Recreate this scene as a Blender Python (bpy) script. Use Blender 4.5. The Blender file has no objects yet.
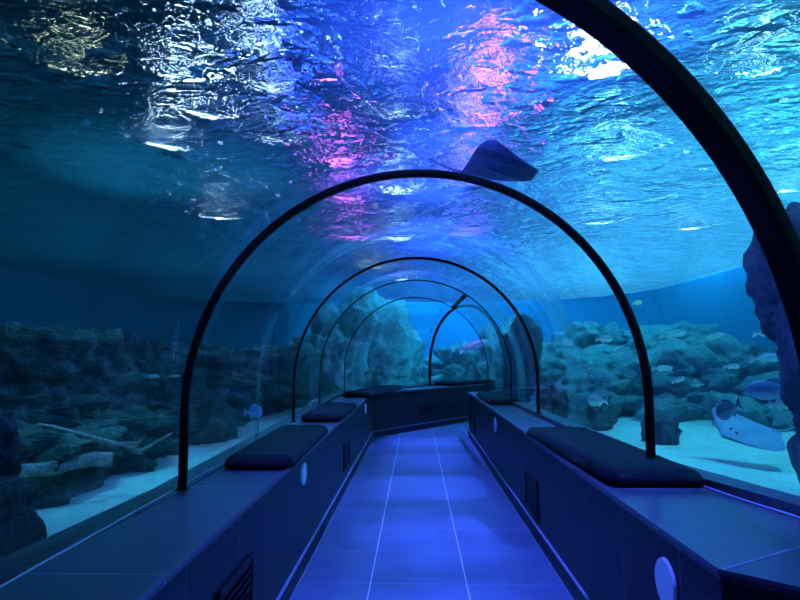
import bpy, bmesh, math, random
from mathutils import Vector, Matrix, noise
random.seed(7)
S = bpy.context.scene
COL = S.collection
PI = math.pi
R = 1.275      # inner radius of the acrylic vault
ZC = 1.154     # height of the vault's centre
SAND = 0.40
SURF = 3.25    # height of the water surface
CAMH = 1.42

# ------------------------------------------------------------------ camera
cd = bpy.data.cameras.new('camera'); cam = bpy.data.objects.new('camera', cd); COL.objects.link(cam)
cd.sensor_width = 36; cd.lens = 600/800*36; cd.clip_start = 0.02; cd.clip_end = 200
PITCH = math.atan(55/600); YAW = math.atan(16/math.hypot(600, 55))
cam.location = (0, 0, CAMH)
cam.rotation_euler = (PI/2 + PITCH, 0, YAW)
S.camera = cam

# ------------------------------------------------------------------ world, lights, exposure
w = bpy.data.worlds.new('World'); S.world = w; w.use_nodes = True
wn = w.node_tree; bg = wn.nodes['Background']; bg.inputs[1].default_value = 1.7
# made-up glow above the tank: bands and side tints shaped to streak the ripples
_tc = wn.nodes.new('ShaderNodeTexCoord'); _sp = wn.nodes.new('ShaderNodeSeparateXYZ'); wn.links.new(_tc.outputs['Generated'], _sp.inputs[0])
def _wr(sock, stops):
    r = wn.nodes.new('ShaderNodeValToRGB'); e = r.color_ramp.elements
    while len(e) < len(stops): e.new(.5)
    for q, (p, c) in zip(e, stops): q.position = p; q.color = (*c, 1)
    wn.links.new(sock, r.inputs[0]); return r.outputs[0]
_el = _wr(_sp.outputs[2], [(0.0, (.6, .6, .6)), (.46, (1, 1, 1)), (.505, (1.8, 1.8, 1.8)), (.53, (.55, .55, .55)), (.57, (1.1, 1.1, 1.1)), (.60, (.3, .3, .3)), (.64, (.35, .35, .35)), (.69, (.05, .05, .05)), (.8, (.02, .02, .02))])
_ma = wn.nodes.new('ShaderNodeMath'); _ma.operation = 'MULTIPLY_ADD'; _ma.inputs[1].default_value = .5; _ma.inputs[2].default_value = .5
wn.links.new(_sp.outputs[0], _ma.inputs[0])
_az = _wr(_ma.outputs[0], [(.20, (.0, .010, .020)), (.36, (.001, .016, .04)), (.43, (.005, .07, .22)), (.48, (.01, .02, .20)), (.53, (.015, .07, .5)), (.60, (.05, .42, .95)), (.9, (.04, .50, .80))])
_mm = wn.nodes.new('ShaderNodeMixRGB'); _mm.blend_type = 'MULTIPLY'; _mm.inputs[0].default_value = 1
wn.links.new(_el, _mm.inputs[1]); wn.links.new(_az, _mm.inputs[2])
_nz = wn.nodes.new('ShaderNodeTexNoise'); _nz.inputs['Scale'].default_value = 16; _nz.inputs['Detail'].default_value = 3   # added mottling of the glow, so ripples break it into streaks
wn.links.new(_tc.outputs['Generated'], _nz.inputs['Vector'])
_nr = _wr(_nz.outputs[0], [(.40, (.22, .22, .22)), (.54, (.8, .8, .8)), (.66, (3.2, 3.2, 3.2))])
_m2 = wn.nodes.new('ShaderNodeMixRGB'); _m2.blend_type = 'MULTIPLY'; _m2.inputs[0].default_value = 1
wn.links.new(_mm.outputs[0], _m2.inputs[1]); wn.links.new(_nr, _m2.inputs[2]); wn.links.new(_m2.outputs[0], bg.inputs[0])
S.view_settings.view_transform = 'Standard'; S.view_settings.look = 'None'
S.view_settings.exposure = 0.18; S.view_settings.gamma = 1.0
try: S.view_settings.use_curve_mapping = False
except Exception: pass

def lamp(name, loc, col, power, radius=0.0, kind='POINT', target=None, size=60, blend=.6):
    l = bpy.data.lights.new(name, kind); l.color = col; l.energy = power
    l.shadow_soft_size = radius
    o = bpy.data.objects.new(name, l); COL.objects.link(o); o.location = loc
    if kind == 'SPOT':
        l.spot_size = math.radians(size); l.spot_blend = blend
        d = Vector(target) - Vector(loc)
        o.rotation_euler = d.to_track_quat('-Z', 'Y').to_euler()
    return o
CYAN = (0.04, 0.57, 0.92); AZURE = (0.02, 0.36, 1.0); VIOLET = (0.06, 0.10, 1.0)
# flood lamps high over the tank (right basin, far basin, left basin; narrow one added to brighten the left sand)
for loc, tg, col, pw, sz in (((4.6, 5.0, 16), (4.4, 5.5, 0), CYAN, 380000, 30), ((5.0, 12.5, 16), (4.8, 12.5, 0), (0.03, 0.52, .95), 290000, 42),
                     ((0.5, 17.0, 16), (0.5, 17.5, 0), AZURE, 400000, 46), ((-5.0, 20.0, 16), (-4.2, 6.5, 0), (0.03, 0.45, 0.85), 130000, 34), ((-3.6, 9.0, 16), (-2.2, 5.0, 0), (0.05, 0.55, 0.9), 230000, 13)):
    lamp('tank_flood_lamp', loc, col, pw, 0, 'SPOT', tg, sz, 1.0)
lamp('added_wall_fill', (4.0, 9.0, 11.0), (0.02, .45, 1.0), 80000, 0, 'SPOT', (5.0, 21.0, .5), 75, 1.0)  # unseen fill spot, added to brighten the far wall
# violet spots aimed down at the tunnel, tighter blue ones along the walkway
for loc, tg, pw, sz in (((.1, 3.2, 8.5), (.75, 3.2, 0), 190000, 30), ((.15, 6.5, 8.5), (.1, 6.2, 0), 130000, 26), ((.3, 9.6, 8.5), (.6, 10.4, 0), 130000, 30)):
    lamp('violet_spot', loc, VIOLET, pw, 0, 'SPOT', tg, sz, .8)
for y in (1.5, 3.2, 4.9, 6.6, 8.3, 10.0):
    lamp('walkway_spot', (.25, y, 8.5), (0.07, 0.12, 1.0), 250000, 0, 'SPOT', (.22, y, 0), 12, 1.0)

# ------------------------------------------------------------------ materials
def newmat(name):
    m = bpy.data.materials.new(name); m.use_nodes = True
    nt = m.node_tree; nt.nodes.clear()
    out = nt.nodes.new('ShaderNodeOutputMaterial')
    return m, nt, out
def N(nt, t, **kw):
    n = nt.nodes.new(t)
    for k, v in kw.items():
        if k.startswith('i_'):
            key = k[2:].replace('_', ' ')
            n.inputs[key].default_value = v
        else: setattr(n, k, v)
    return n
def L(nt, a, b): nt.links.new(a, b)
def noise_node(nt, scale, detail=4, rough=.55, vec=None, dist=0):
    n = N(nt, 'ShaderNodeTexNoise'); n.inputs['Scale'].default_value = scale
    n.inputs['Detail'].default_value = detail; n.inputs['Roughness'].default_value = rough
    n.inputs['Distortion'].default_value = dist
    if vec: L(nt, vec, n.inputs['Vector'])
    return n
def ramp(nt, fac, stops):
    r = N(nt, 'ShaderNodeValToRGB'); els = r.color_ramp.elements
    while len(els) < len(stops): els.new(.5)
    for e, (p, c) in zip(els, stops): e.position = p; e.color = (*c, 1)
    L(nt, fac, r.inputs[0]); return r
def mapping(nt, scale=(1, 1, 1), rot=(0, 0, 0), src='Object'):
    tc = N(nt, 'ShaderNodeTexCoord'); mp = N(nt, 'ShaderNodeMapping')
    mp.inputs['Scale'].default_value = scale; mp.inputs['Rotation'].default_value = rot
    L(nt, tc.outputs[src], mp.inputs[0]); return mp.outputs[0]

def stone(name, c1, c2, scale=3, bump=.3, rough=.85, fine=20, speck=None, zstretch=1.0, src='Object'):
    m, nt, out = newmat(name)
    v = mapping(nt, (1, 1, zstretch), src=src)
    n1 = noise_node(nt, scale, 6, .65, v); n2 = noise_node(nt, fine, 4, .6, v)
    mx = N(nt, 'ShaderNodeMath', operation='ADD'); mul = N(nt, 'ShaderNodeMath', operation='MULTIPLY')
    mul.inputs[1].default_value = .45
    L(nt, n2.outputs[0], mul.inputs[0]); L(nt, n1.outputs[0], mx.inputs[0]); L(nt, mul.outputs[0], mx.inputs[1])
    r = ramp(nt, mx.outputs[0], [(.45, c1), (.95, c2)])
    p = N(nt, 'ShaderNodeBsdfPrincipled'); p.inputs['Roughness'].default_value = rough
    p.inputs['Specular IOR Level'].default_value = .2
    col = r.outputs[0]
    if speck:
        vo = N(nt, 'ShaderNodeTexVoronoi'); vo.inputs['Scale'].default_value = speck[0]; L(nt, v, vo.inputs['Vector'])
        sr = ramp(nt, vo.outputs['Distance'], [(.12, speck[1]), (.38, (0, 0, 0))])
        ad = N(nt, 'ShaderNodeMixRGB', blend_type='ADD'); ad.inputs[0].default_value = 1
        L(nt, col, ad.inputs[1]); L(nt, sr.outputs[0], ad.inputs[2]); col = ad.outputs[0]
    L(nt, col, p.inputs['Base Color'])
    b = N(nt, 'ShaderNodeBump'); b.inputs['Strength'].default_value = bump; b.inputs['Distance'].default_value = .12
    L(nt, mx.outputs[0], b.inputs['Height']); L(nt, b.outputs[0], p.inputs['Normal'])
    L(nt, p.outputs[0], out.inputs[0]); return m

def plain(name, col, rough=.5, metal=0, spec=.5, bumps=None, var=.0):
    m, nt, out = newmat(name)
    p = N(nt, 'ShaderNodeBsdfPrincipled'); p.inputs['Base Color'].default_value = (*col, 1)
    p.inputs['Roughness'].default_value = rough; p.inputs['Metallic'].default_value = metal
    p.inputs['Specular IOR Level'].default_value = spec
    v = mapping(nt)
    if var:
        n = noise_node(nt, 9, 5, .6, v)
        r = ramp(nt, n.outputs[0], [(.3, tuple(c*(1-var) for c in col)), (.7, tuple(min(1, c*(1+var)) for c in col))])
        L(nt, r.outputs[0], p.inputs['Base Color'])
    if bumps:
        n = noise_node(nt, bumps[0], 4, .6, v)
        b = N(nt, 'ShaderNodeBump'); b.inputs['Strength'].default_value = bumps[1]; b.inputs['Distance'].default_value = .01
        L(nt, n.outputs[0], b.inputs['Height']); L(nt, b.outputs[0], p.inputs['Normal'])
    L(nt, p.outputs[0], out.inputs[0]); return m

def tile_mat(name, c_tile, c_joint, pitch, off, half, rough=.3, jy=.5, src='UV', spec=.5):
    """dark porcelain tile with pale joints: pitch/off/half per axis; jy fades the cross joints"""
    m, nt, out = newmat(name)
    tc = N(nt, 'ShaderNodeTexCoord'); sep = N(nt, 'ShaderNodeSeparateXYZ'); L(nt, tc.outputs[src], sep.inputs[0])
    masks = []
    for ax in (0, 1):
        a = N(nt, 'ShaderNodeMath', operation='SUBTRACT'); L(nt, sep.outputs[ax], a.inputs[0]); a.inputs[1].default_value = off[ax] - pitch[ax]/2
        b = N(nt, 'ShaderNodeMath', operation='DIVIDE'); L(nt, a.outputs[0], b.inputs[0]); b.inputs[1].default_value = pitch[ax]
        fr = N(nt, 'ShaderNodeMath', operation='FRACT'); L(nt, b.outputs[0], fr.inputs[0])
        c = N(nt, 'ShaderNodeMath', operation='SUBTRACT'); L(nt, fr.outputs[0], c.inputs[0]); c.inputs[1].default_value = .5
        d = N(nt, 'ShaderNodeMath', operation='ABSOLUTE'); L(nt, c.outputs[0], d.inputs[0])
        e = N(nt, 'ShaderNodeMath', operation='LESS_THAN'); L(nt, d.outputs[0], e.inputs[0]); e.inputs[1].default_value = half[ax]/pitch[ax]
        masks.append(e.outputs[0])
    fy = N(nt, 'ShaderNodeMath', operation='MULTIPLY'); L(nt, masks[1], fy.inputs[0]); fy.inputs[1].default_value = jy
    mx = N(nt, 'ShaderNodeMath', operation='MAXIMUM'); L(nt, masks[0], mx.inputs[0]); L(nt, fy.outputs[0], mx.inputs[1])
    n = noise_node(nt, 2.2, 5, .6, tc.outputs['Object'])
    r = ramp(nt, n.outputs[0], [(.3, tuple(c*.8 for c in c_tile)), (.7, tuple(c*1.2 for c in c_tile))])
    mix = N(nt, 'ShaderNodeMixRGB'); L(nt, mx.outputs[0], mix.inputs[0]); L(nt, r.outputs[0], mix.inputs[1]); mix.inputs[2].default_value = (*c_joint, 1)
    p = N(nt, 'ShaderNodeBsdfPrincipled'); L(nt, mix.outputs[0], p.inputs['Base Color'])
    p.inputs['Specular IOR Level'].default_value = spec
    p.inputs['Roughness'].default_value = rough
    L(nt, p.outputs[0], out.inputs[0]); return m

M = {}
M['floor'] = tile_mat('floor_tile', (.12, .14, .22), (.8, .8, .9), (.6, .6), (-.288, 3.89), (.0035, .004), .42, .22, 'Object')
M['face'] = tile_mat('bench_face_tile', (.018, .014, .026), (.12, .12, .17), (.6, 9), (.25, -3), (.003, .0), .45, 0, 'UV', .25)
M['top'] = tile_mat('bench_top_tile', (.07, .07, .10), (.5, .5, .6), (1.2, 9), (1.85, -3), (.003, .0), .30, 0)
M['trim'] = plain('edge_trim_metal', (.22, .22, .28), .4, .8)
M['joint'] = plain('pale_joint', (.26, .26, .34), .6)
M['arch'] = plain('black_rubber', (.004, .004, .005), .6, 0, .25)
M['cushion'] = plain('cushion_fabric', (.006, .006, .012), .85, 0, .15, bumps=(60, .4), var=.2)
M['grille'] = plain('vent_metal', (.01, .01, .015), .5, .3)
M['plate'] = plain('lilac_plate', (.9, .88, .95), .5)
M['sill'] = plain('sill_seal', (.03, .03, .045), .35, 0, .5, bumps=(25, .4), var=.4)
M['silicone'] = plain('silicone_bead', (.6, .62, .7), .2, 0, .8, bumps=(60, .8))
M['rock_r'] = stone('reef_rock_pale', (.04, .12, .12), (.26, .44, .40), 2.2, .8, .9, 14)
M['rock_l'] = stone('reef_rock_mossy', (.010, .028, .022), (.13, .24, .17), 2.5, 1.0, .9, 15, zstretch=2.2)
M['rock_d'] = stone('dark_rock', (.03, .035, .05), (.22, .22, .24), 3, .9, .9, 18)
M['granite'] = stone('speckled_granite', (.02, .025, .03), (.15, .17, .17), 8, 1.0, .8, 45, speck=(60, (.20, .20, .22)))
M['sand'] = stone('white_sand', (.42, .58, .48), (.80, .98, .80), .9, .25, .95, 9)
M['wood'] = stone('waterlogged_wood', (.16, .18, .15), (.6, .62, .5), 5, .6, .85, 30)
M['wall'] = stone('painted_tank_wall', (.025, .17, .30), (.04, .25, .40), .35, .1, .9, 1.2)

# water surface seen from below
def surface_mat():
    m, nt, out = newmat('water_surface')
    v = mapping(nt, (1, 1, 1))
    n1 = noise_node(nt, 1.6, 3, .5, v, .6); n2 = noise_node(nt, 7, 4, .6, v, .8); n3 = noise_node(nt, 26, 3, .6, v, .3)
    def mulc(a, k):
        q = N(nt, 'ShaderNodeMath', operation='MULTIPLY'); L(nt, a, q.inputs[0]); q.inputs[1].default_value = k; return q.outputs[0]
    def add(a, b):
        q = N(nt, 'ShaderNodeMath', operation='ADD'); L(nt, a, q.inputs[0]); L(nt, b, q.inputs[1]); return q.outputs[0]
    n0 = noise_node(nt, .55, 2, .5, v, .5)
    h = add(add(add(mulc(n0.outputs[0], 2.2), mulc(n1.outputs[0], .8)), mulc(n2.outputs[0], .30)), mulc(n3.outputs[0], .10))
    # isolated steep wavelets on the gentle swell: these are what flash
    n4 = noise_node(nt, 8, 2, .5, mapping(nt, (1, 1.25, 1)), .4); c4 = ramp(nt, n4.outputs[0], [(.59, (0, 0, 0)), (.73, (1, 1, 1))])
    n5 = noise_node(nt, 3.2, 2, .5, mapping(nt, (1, 1.3, 1)), .4); c5 = ramp(nt, n5.outputs[0], [(.54, (0, 0, 0)), (.70, (1, 1, 1))])
    h = add(h, add(mulc(c4.outputs[0], .26), mulc(c5.outputs[0], .50)))
    b = N(nt, 'ShaderNodeBump'); b.inputs['Strength'].default_value = 1; b.inputs['Distance'].default_value = .11
    L(nt, h, b.inputs['Height'])
    rf = N(nt, 'ShaderNodeBsdfRefraction'); rf.inputs['Roughness'].default_value = .0; rf.inputs['IOR'].default_value = 1.15
    rf.inputs['Color'].default_value = (.9, .95, 1, 1); L(nt, b.outputs[0], rf.inputs['Normal'])
    tr = N(nt, 'ShaderNodeBsdfTransparent'); tr.inputs[0].default_value = (.9, .95, 1, 1)
    tl = N(nt, 'ShaderNodeBsdfTranslucent'); tl.inputs[0].default_value = (.35, .75, 1, 1); L(nt, b.outputs[0], tl.inputs['Normal'])
    gl = N(nt, 'ShaderNodeBsdfGlossy'); gl.inputs['Roughness'].default_value = .08; gl.inputs['Color'].default_value = (.8, .9, 1, 1); L(nt, b.outputs[0], gl.inputs['Normal'])
    m1 = N(nt, 'ShaderNodeMixShader'); m1.inputs[0].default_value = .006; L(nt, rf.outputs[0], m1.inputs[1]); L(nt, tl.outputs[0], m1.inputs[2])
    m2 = N(nt, 'ShaderNodeMixShader'); m2.inputs[0].default_value = .20; L(nt, m1.outputs[0], m2.inputs[1]); L(nt, gl.outputs[0], m2.inputs[2])
    m3 = N(nt, 'ShaderNodeMixShader'); m3.inputs[0].default_value = .02; L(nt, m2.outputs[0], m3.inputs[1]); L(nt, tr.outputs[0], m3.inputs[2])
    L(nt, m3.outputs[0], out.inputs[0]); return m
M['surface'] = surface_mat()

def acrylic(name, tint, refl, rough=.03):
    m, nt, out = newmat(name)
    tr = N(nt, 'ShaderNodeBsdfTransparent'); tr.inputs[0].default_value = (*tint, 1)
    gl = N(nt, 'ShaderNodeBsdfGlossy'); gl.inputs['Roughness'].default_value = 0.0
    lw = N(nt, 'ShaderNodeLayerWeight'); lw.inputs['Blend'].default_value = .15
    mu = N(nt, 'ShaderNodeMath', operation='MULTIPLY'); L(nt, lw.outputs['Fresnel'], mu.inputs[0]); mu.inputs[1].default_value = refl
    mx = N(nt, 'ShaderNodeMixShader'); L(nt, mu.outputs[0], mx.inputs[0]); L(nt, tr.outputs[0], mx.inputs[1]); L(nt, gl.outputs[0], mx.inputs[2])
    L(nt, mx.outputs[0], out.inputs[0]); return m
M['acrylic'] = acrylic('clear_acrylic', (.985, .99, 1), .18)
def collar_mat():
    m, nt, out = newmat('frosted_acrylic_joint')
    tr = N(nt, 'ShaderNodeBsdfTransparent'); tr.inputs[0].default_value = (.9, .97, 1, 1)
    tl = N(nt, 'ShaderNodeBsdfTranslucent'); tl.inputs[0].default_value = (.5, .8, .9, 1)
    gl = N(nt, 'ShaderNodeBsdfGlossy'); gl.inputs['Roughness'].default_value = .1
    n = noise_node(nt, 2.5, 4, .6, mapping(nt, (1, 1, .4)))
    r = ramp(nt, n.outputs[0], [(.35, (.10,)*3), (.7, (.45,)*3)])
    a = N(nt, 'ShaderNodeMixShader'); a.inputs[0].default_value = .4; L(nt, tl.outputs[0], a.inputs[1]); L(nt, gl.outputs[0], a.inputs[2])
    b = N(nt, 'ShaderNodeMixShader'); L(nt, r.outputs[0], b.inputs[0]); L(nt, tr.outputs[0], b.inputs[1]); L(nt, a.outputs[0], b.inputs[2])
    L(nt, b.outputs[0], out.inputs[0]); return m
M['collar'] = collar_mat()

# ------------------------------------------------------------------ helpers
def mesh(name, verts, faces, mat, parent=None, smooth=False, uv=None):
    me = bpy.data.meshes.new(name); me.from_pydata([tuple(v) for v in verts], [], faces); me.update()
    if mat: me.materials.append(mat)
    if uv:
        lay = me.uv_layers.new(name='UVMap')
        for lp in me.loops: lay.data[lp.index].uv = uv[lp.vertex_index]
    if smooth:
        for p in me.polygons: p.use_smooth = True
    o = bpy.data.objects.new(name, me); COL.objects.link(o)
    if parent: o.parent = parent
    return o
def tag(o, label=None, cat=None, group=None, kind=None):
    if label: o['label'] = label
    if cat: o['category'] = cat
    if group: o['group'] = group
    if kind: o['kind'] = kind
    return o
def empty(name, loc=(0, 0, 0), rz=0):
    o = bpy.data.objects.new(name, None); COL.objects.link(o); o.location = loc; o.rotation_euler = (0, 0, rz)
    o.empty_display_size = .1; return o
def fix_normals(o):
    bm = bmesh.new(); bm.from_mesh(o.data); bmesh.ops.recalc_face_normals(bm, faces=bm.faces); bm.to_mesh(o.data); bm.free(); return o
def box_obj(name, lo, hi, mat, parent=None, bev=0, uvfun=None):
    bm = bmesh.new(); bmesh.ops.create_cube(bm, size=1)
    for v in bm.verts:
        v.co = Vector([lo[i] + (hi[i]-lo[i])*(v.co[i]+.5) for i in range(3)])
    if bev: bmesh.ops.bevel(bm, geom=bm.edges[:], offset=bev, segments=2, profile=.5, affect='EDGES')
    me = bpy.data.meshes.new(name); bm.to_mesh(me); bm.free(); me.materials.append(mat)
    o = bpy.data.objects.new(name, me); COL.objects.link(o)
    if parent: o.parent = parent
    return o
_F = Vector((-math.sin(YAW)*math.cos(PITCH), math.cos(YAW)*math.cos(PITCH), math.sin(PITCH)))
_R = Vector((math.cos(YAW), math.sin(YAW), 0)); _U = _R.cross(_F)
def at(px, py, y):
    """point of the place met by the sight line through a pixel at world distance y"""
    d = _F + _R*((px-400)/600) + _U*((300-py)/600)
    return Vector((0, 0, CAMH)) + d*(y/d.y)

# ------------------------------------------------------------------ tunnel stations (cx, cy, phi) and the six arches
ST = [(1.75, -1.75, 46), (0.62, -0.15, 33), (-.05, 1.29, 19), (0.096, 3.206, 12.5), (0.045, 6.12, 12), (0.0, 8.0, 3),
      (-0.03, 10.45, -12), (0.96, 12.0, -58), (2.3, 12.7, -64)]
def frame(st):
    cx, cy, ph = st; a = math.radians(ph)
    return Vector((cx, cy, 0)), Vector((math.cos(a), math.sin(a), 0)), Vector((-math.sin(a), math.cos(a), 0))
def vault(st, r, zb, n=40, shift=0.0, zbr=None):
    c, u, f = frame(st); c = c + f*shift; pts = []
    zbr = zb if zbr is None else zbr
    for k in range(4): pts.append(c - u*r + Vector((0, 0, zb + (ZC-zb)*k/4)))
    for k in range(n+1):
        t = PI - PI*k/n
        pts.append(c + u*(r*math.cos(t)) + Vector((0, 0, ZC + r*math.sin(t))))
    for k in range(3, -1, -1): pts.append(c + u*r + Vector((0, 0, zbr + (ZC-zbr)*k/4)))
    return pts
def loft(rings, closed_ring=False, cap=False):
    n = len(rings[0]); V = [p for r in rings for p in r]; Fc = []
    for i in range(len(rings)-1):
        for j in range(n if closed_ring else n-1):
            a = i*n+j; b = i*n+(j+1) % n; Fc.append((a, b, b+n, a+n))
    if cap:
        Fc.append(tuple(range(n))[::-1]); Fc.append(tuple((len(rings)-1)*n+j for j in range(n)))
    return V, Fc
def interp(s0, s1, t):
    return tuple(a+(b-a)*t for a, b in zip(s0, s1))

def LW(i):  # base points of a station
    c, u, f = frame(ST[i]); return c-u*R, c+u*R

# floor
fl = mesh('floor', [(-1.3, -4, 0), (3.5, -4, 0), (3.5, 18, 0), (-1.3, 18, 0)], [(0, 1, 2, 3)], M['floor']); tag(fl, kind='structure')

# tank walls
TX0, TX1, TY0, TY1 = -8.5, 6.8, -4.0, 21.0
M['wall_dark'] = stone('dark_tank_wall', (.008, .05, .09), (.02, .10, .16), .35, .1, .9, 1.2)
def wallq(name, a, b, mat='wall'):
    o = mesh(name, [(*a, -.6), (*b, -.6), (*b, 3.3), (*a, 3.3)], [(0, 1, 2, 3)], M[mat]); tag(o, kind='structure')
def wall_path(name, pts, mat):
    V = [(x, y, z) for x, y in pts for z in (-.6, 3.3)]
    o = mesh(name, V, [(2*k, 2*k+2, 2*k+3, 2*k+1) for k in range(len(pts)-1)], M[mat], smooth=True); tag(o, kind='structure')
def corner(cx, cy, r, a0, a1, n=14):
    return [(cx+r*math.cos(math.radians(a0+(a1-a0)*k/n)), cy+r*math.sin(math.radians(a0+(a1-a0)*k/n))) for k in range(n+1)]
wall_path('wall_right', [(TX1, TY0)]+corner(TX1-5, TY1-5, 5, 0, 90), 'wall')
wall_path('wall_far', [(TX1-5, TY1), (TX0+4, TY1)], 'wall')
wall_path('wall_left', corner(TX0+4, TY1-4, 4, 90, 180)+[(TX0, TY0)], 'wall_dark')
wall_path('wall_near', [(TX0, TY0), (TX1, TY0)], 'wall')

# sand bed: a sheet lofted from the tunnel's foot out to the tank walls
inner = []; outer = []
for i in range(len(ST)): inner.append(LW(i)[0])
inner += [LW(len(ST)-1)[1]]
for i in range(len(ST)-2, -1, -1): inner.append(LW(i)[1])
outer = [(TX0, TY0), (TX0, -1), (TX0, 1.5), (TX0, 4), (TX0, 7), (TX0, 10), (TX0, 16), (-3, TY1), (4, TY1), (TX1, TY1), (TX1, 17), (TX1, 13), (TX1, 10), (TX1, 8), (TX1, 5), (TX1, 2), (TX1, -1), (TX1, TY0)]
outer = [Vector((x, y, 0)) for x, y in outer]
assert len(inner) == len(outer), (len(inner), len(outer))
def sandz(x, y):
    return SAND + .07*(noise.noise(Vector((x*.7, y*.7, 1.3)))) + .025*noise.noise(Vector((x*2.6, y*2.6, 4)))
V = []; Fc = []; NS, NT = 8, 46
rows = []
for i in range(len(inner)-1):
    for k in range(NS if i < len(inner)-2 else NS+1):
        t = k/NS; p = inner[i].lerp(inner[i+1], t); q = outer[i].lerp(outer[i+1], t); rows.append((p, q))
for p, q in rows:
    for j in range(NT+1):
        s = (j/NT)**1.5; r_ = p.lerp(q, s); V.append((r_.x, r_.y, sandz(r_.x, r_.y)))
for i in range(len(rows)-1):
    for j in range(NT):
        a = i*(NT+1)+j; Fc.append((a, a+1, a+NT+2, a+NT+1))
sd = mesh('sand_bed', V, Fc, M['sand'], smooth=True); tag(sd, 'pale sand covering the bottom of the tank', 'sand', kind='stuff')

# water surface
ws = mesh('water_surface', [(TX0, TY0, SURF), (TX0, TY1, SURF), (TX1, TY1, SURF), (TX1, TY0, SURF)], [(0, 1, 2, 3)], M['surface'])
tag(ws, 'rippling underside of the water surface above the tunnel', 'water', kind='stuff')

# lamps hanging over the tank, seen broken up through the ripples
def hanging_lamp(loc, lx, ly, col, power, label):
    m, nt, out = newmat('lamp_light'); em = N(nt, 'ShaderNodeEmission'); em.inputs[0].default_value = (*col, 1); em.inputs[1].default_value = power
    L(nt, em.outputs[0], out.inputs[0]); m.cycles.emission_sampling = 'NONE'
    root = empty('hanging_lamp', loc); tag(root, label, 'lamp', 'lamps hung over the tank')
    x, y, z = loc
    a = mesh('diffuser', [(-lx/2, -ly/2, 0), (lx/2, -ly/2, 0), (lx/2, ly/2, 0), (-lx/2, ly/2, 0), (-lx/2, -ly/2, .05), (lx/2, -ly/2, .05), (lx/2, ly/2, .05), (-lx/2, ly/2, .05)],
             [(3, 2, 1, 0), (0, 1, 5, 4), (1, 2, 6, 5), (2, 3, 7, 6), (3, 0, 4, 7)], m, root)
    box_obj('housing', (-lx/2-.02, -ly/2-.02, .05), (lx/2+.02, ly/2+.02, .12), M['grille'], root)
PINK = (0.85, 0.16, 1.0); PALE = (0.45, 0.75, 1.0); BLUEV = (0.12, 0.10, 1.0)
def seen_through(px, py, z, off=11):
    """where a lamp at height z must hang for its light, bent at the surface, to reach the walkway along this sight line"""
    p = at(px, py, 1.0)-Vector((0, 0, CAMH)); d = p.normalized(); q = Vector((0, 0, CAMH))+d*((SURF-CAMH)/d.z)
    hz = math.hypot(d.x, d.y); el = math.acos(min(1, hz/1.15))+math.radians(off); h2 = math.cos(el); v2 = math.sin(el)
    t = (z-SURF)/v2
    return Vector((q.x+d.x/hz*h2*t, q.y+d.y/hz*h2*t, z))
for pix, z, lx, ly, col, pw, lb in (
    (((352, 225), (347, 190), (338, 155)), 5.50, .10, .28, PINK, 20, 'pink lamp in the row seen broken up in the ripples left of centre'),
    (((498, 75), (495, 115), (480, 160)), 5.50, .10, .28, PINK, 20, 'pink lamp in the row seen broken up in the ripples right of centre'),
    (((470, 130), (466, 190), (468, 240)), 5.30, .35, .6, BLUEV, 8, 'violet lamp in the row glowing in the ripples right of centre'),
    (((403, 262), (400, 225), (399, 180)), 5.30, .16, .3, PALE, 12, 'pale lamp in the row glittering over the middle of the tunnel'),
    (((394, 110), (385, 60)), 5.50, .10, .2, PALE, 5, 'soft pale lamp in the row at top centre'),
    (((375, 250),), 5.30, .16, .4, (.6, .8, .5), 9, 'faint greenish lamp beside the pale ones above the third arch'),
    (((258, 45), (266, 85), (277, 135)), 5.50, .08, .16, PALE, 15, 'white lamp of the bright streak in the ripples at upper left'),
    (((290, 70), (296, 120)), 5.50, .18, .4, (.02, .08, 1), 9, 'deep blue lamp beside the white streak at upper left'),
    (((170, 140), (205, 110), (218, 205)), 5.2, .06, .06, PALE, 60, 'small white lamp scattering glints across the upper left water'),
    (((178, 75),), 5.50, .09, .09, PALE, 45, 'white lamp patch in the ripples left of the bright streak'),
    (((52, -10), (70, 70)), 5.50, .06, .06, (.6, .9, .6), 20, 'greenish white lamp in the ripples at the top left corner'),
    (((602, 68),), 5.50, .18, .18, (.8, .95, 1.0), 100, 'brightest white lamp in the ripples at upper right'),
    (((620, 150), (600, 210), (690, 215)), 5.30, .10, .07, (.3, .8, 1.0), 45, 'cyan lamp scattering glints over the right basin'),
    (((760, 70), (790, 180)), 5.30, .09, .07, (.3, .8, .9), 40, 'cyan lamp glinting at the top right corner')):
    order = sorted(pix, key=lambda q: q[1])
    for q in pix:
        k = order.index(q); w_ = '' if len(pix) == 1 else 'upper ' if k == 0 else 'lower ' if k == len(pix)-1 else 'middle '
        hanging_lamp(tuple(seen_through(q[0], q[1]+(22 if lx < .17 else 0), z, 5 if lx == .18 else 11)), lx, ly, col, pw, w_+lb)

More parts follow.
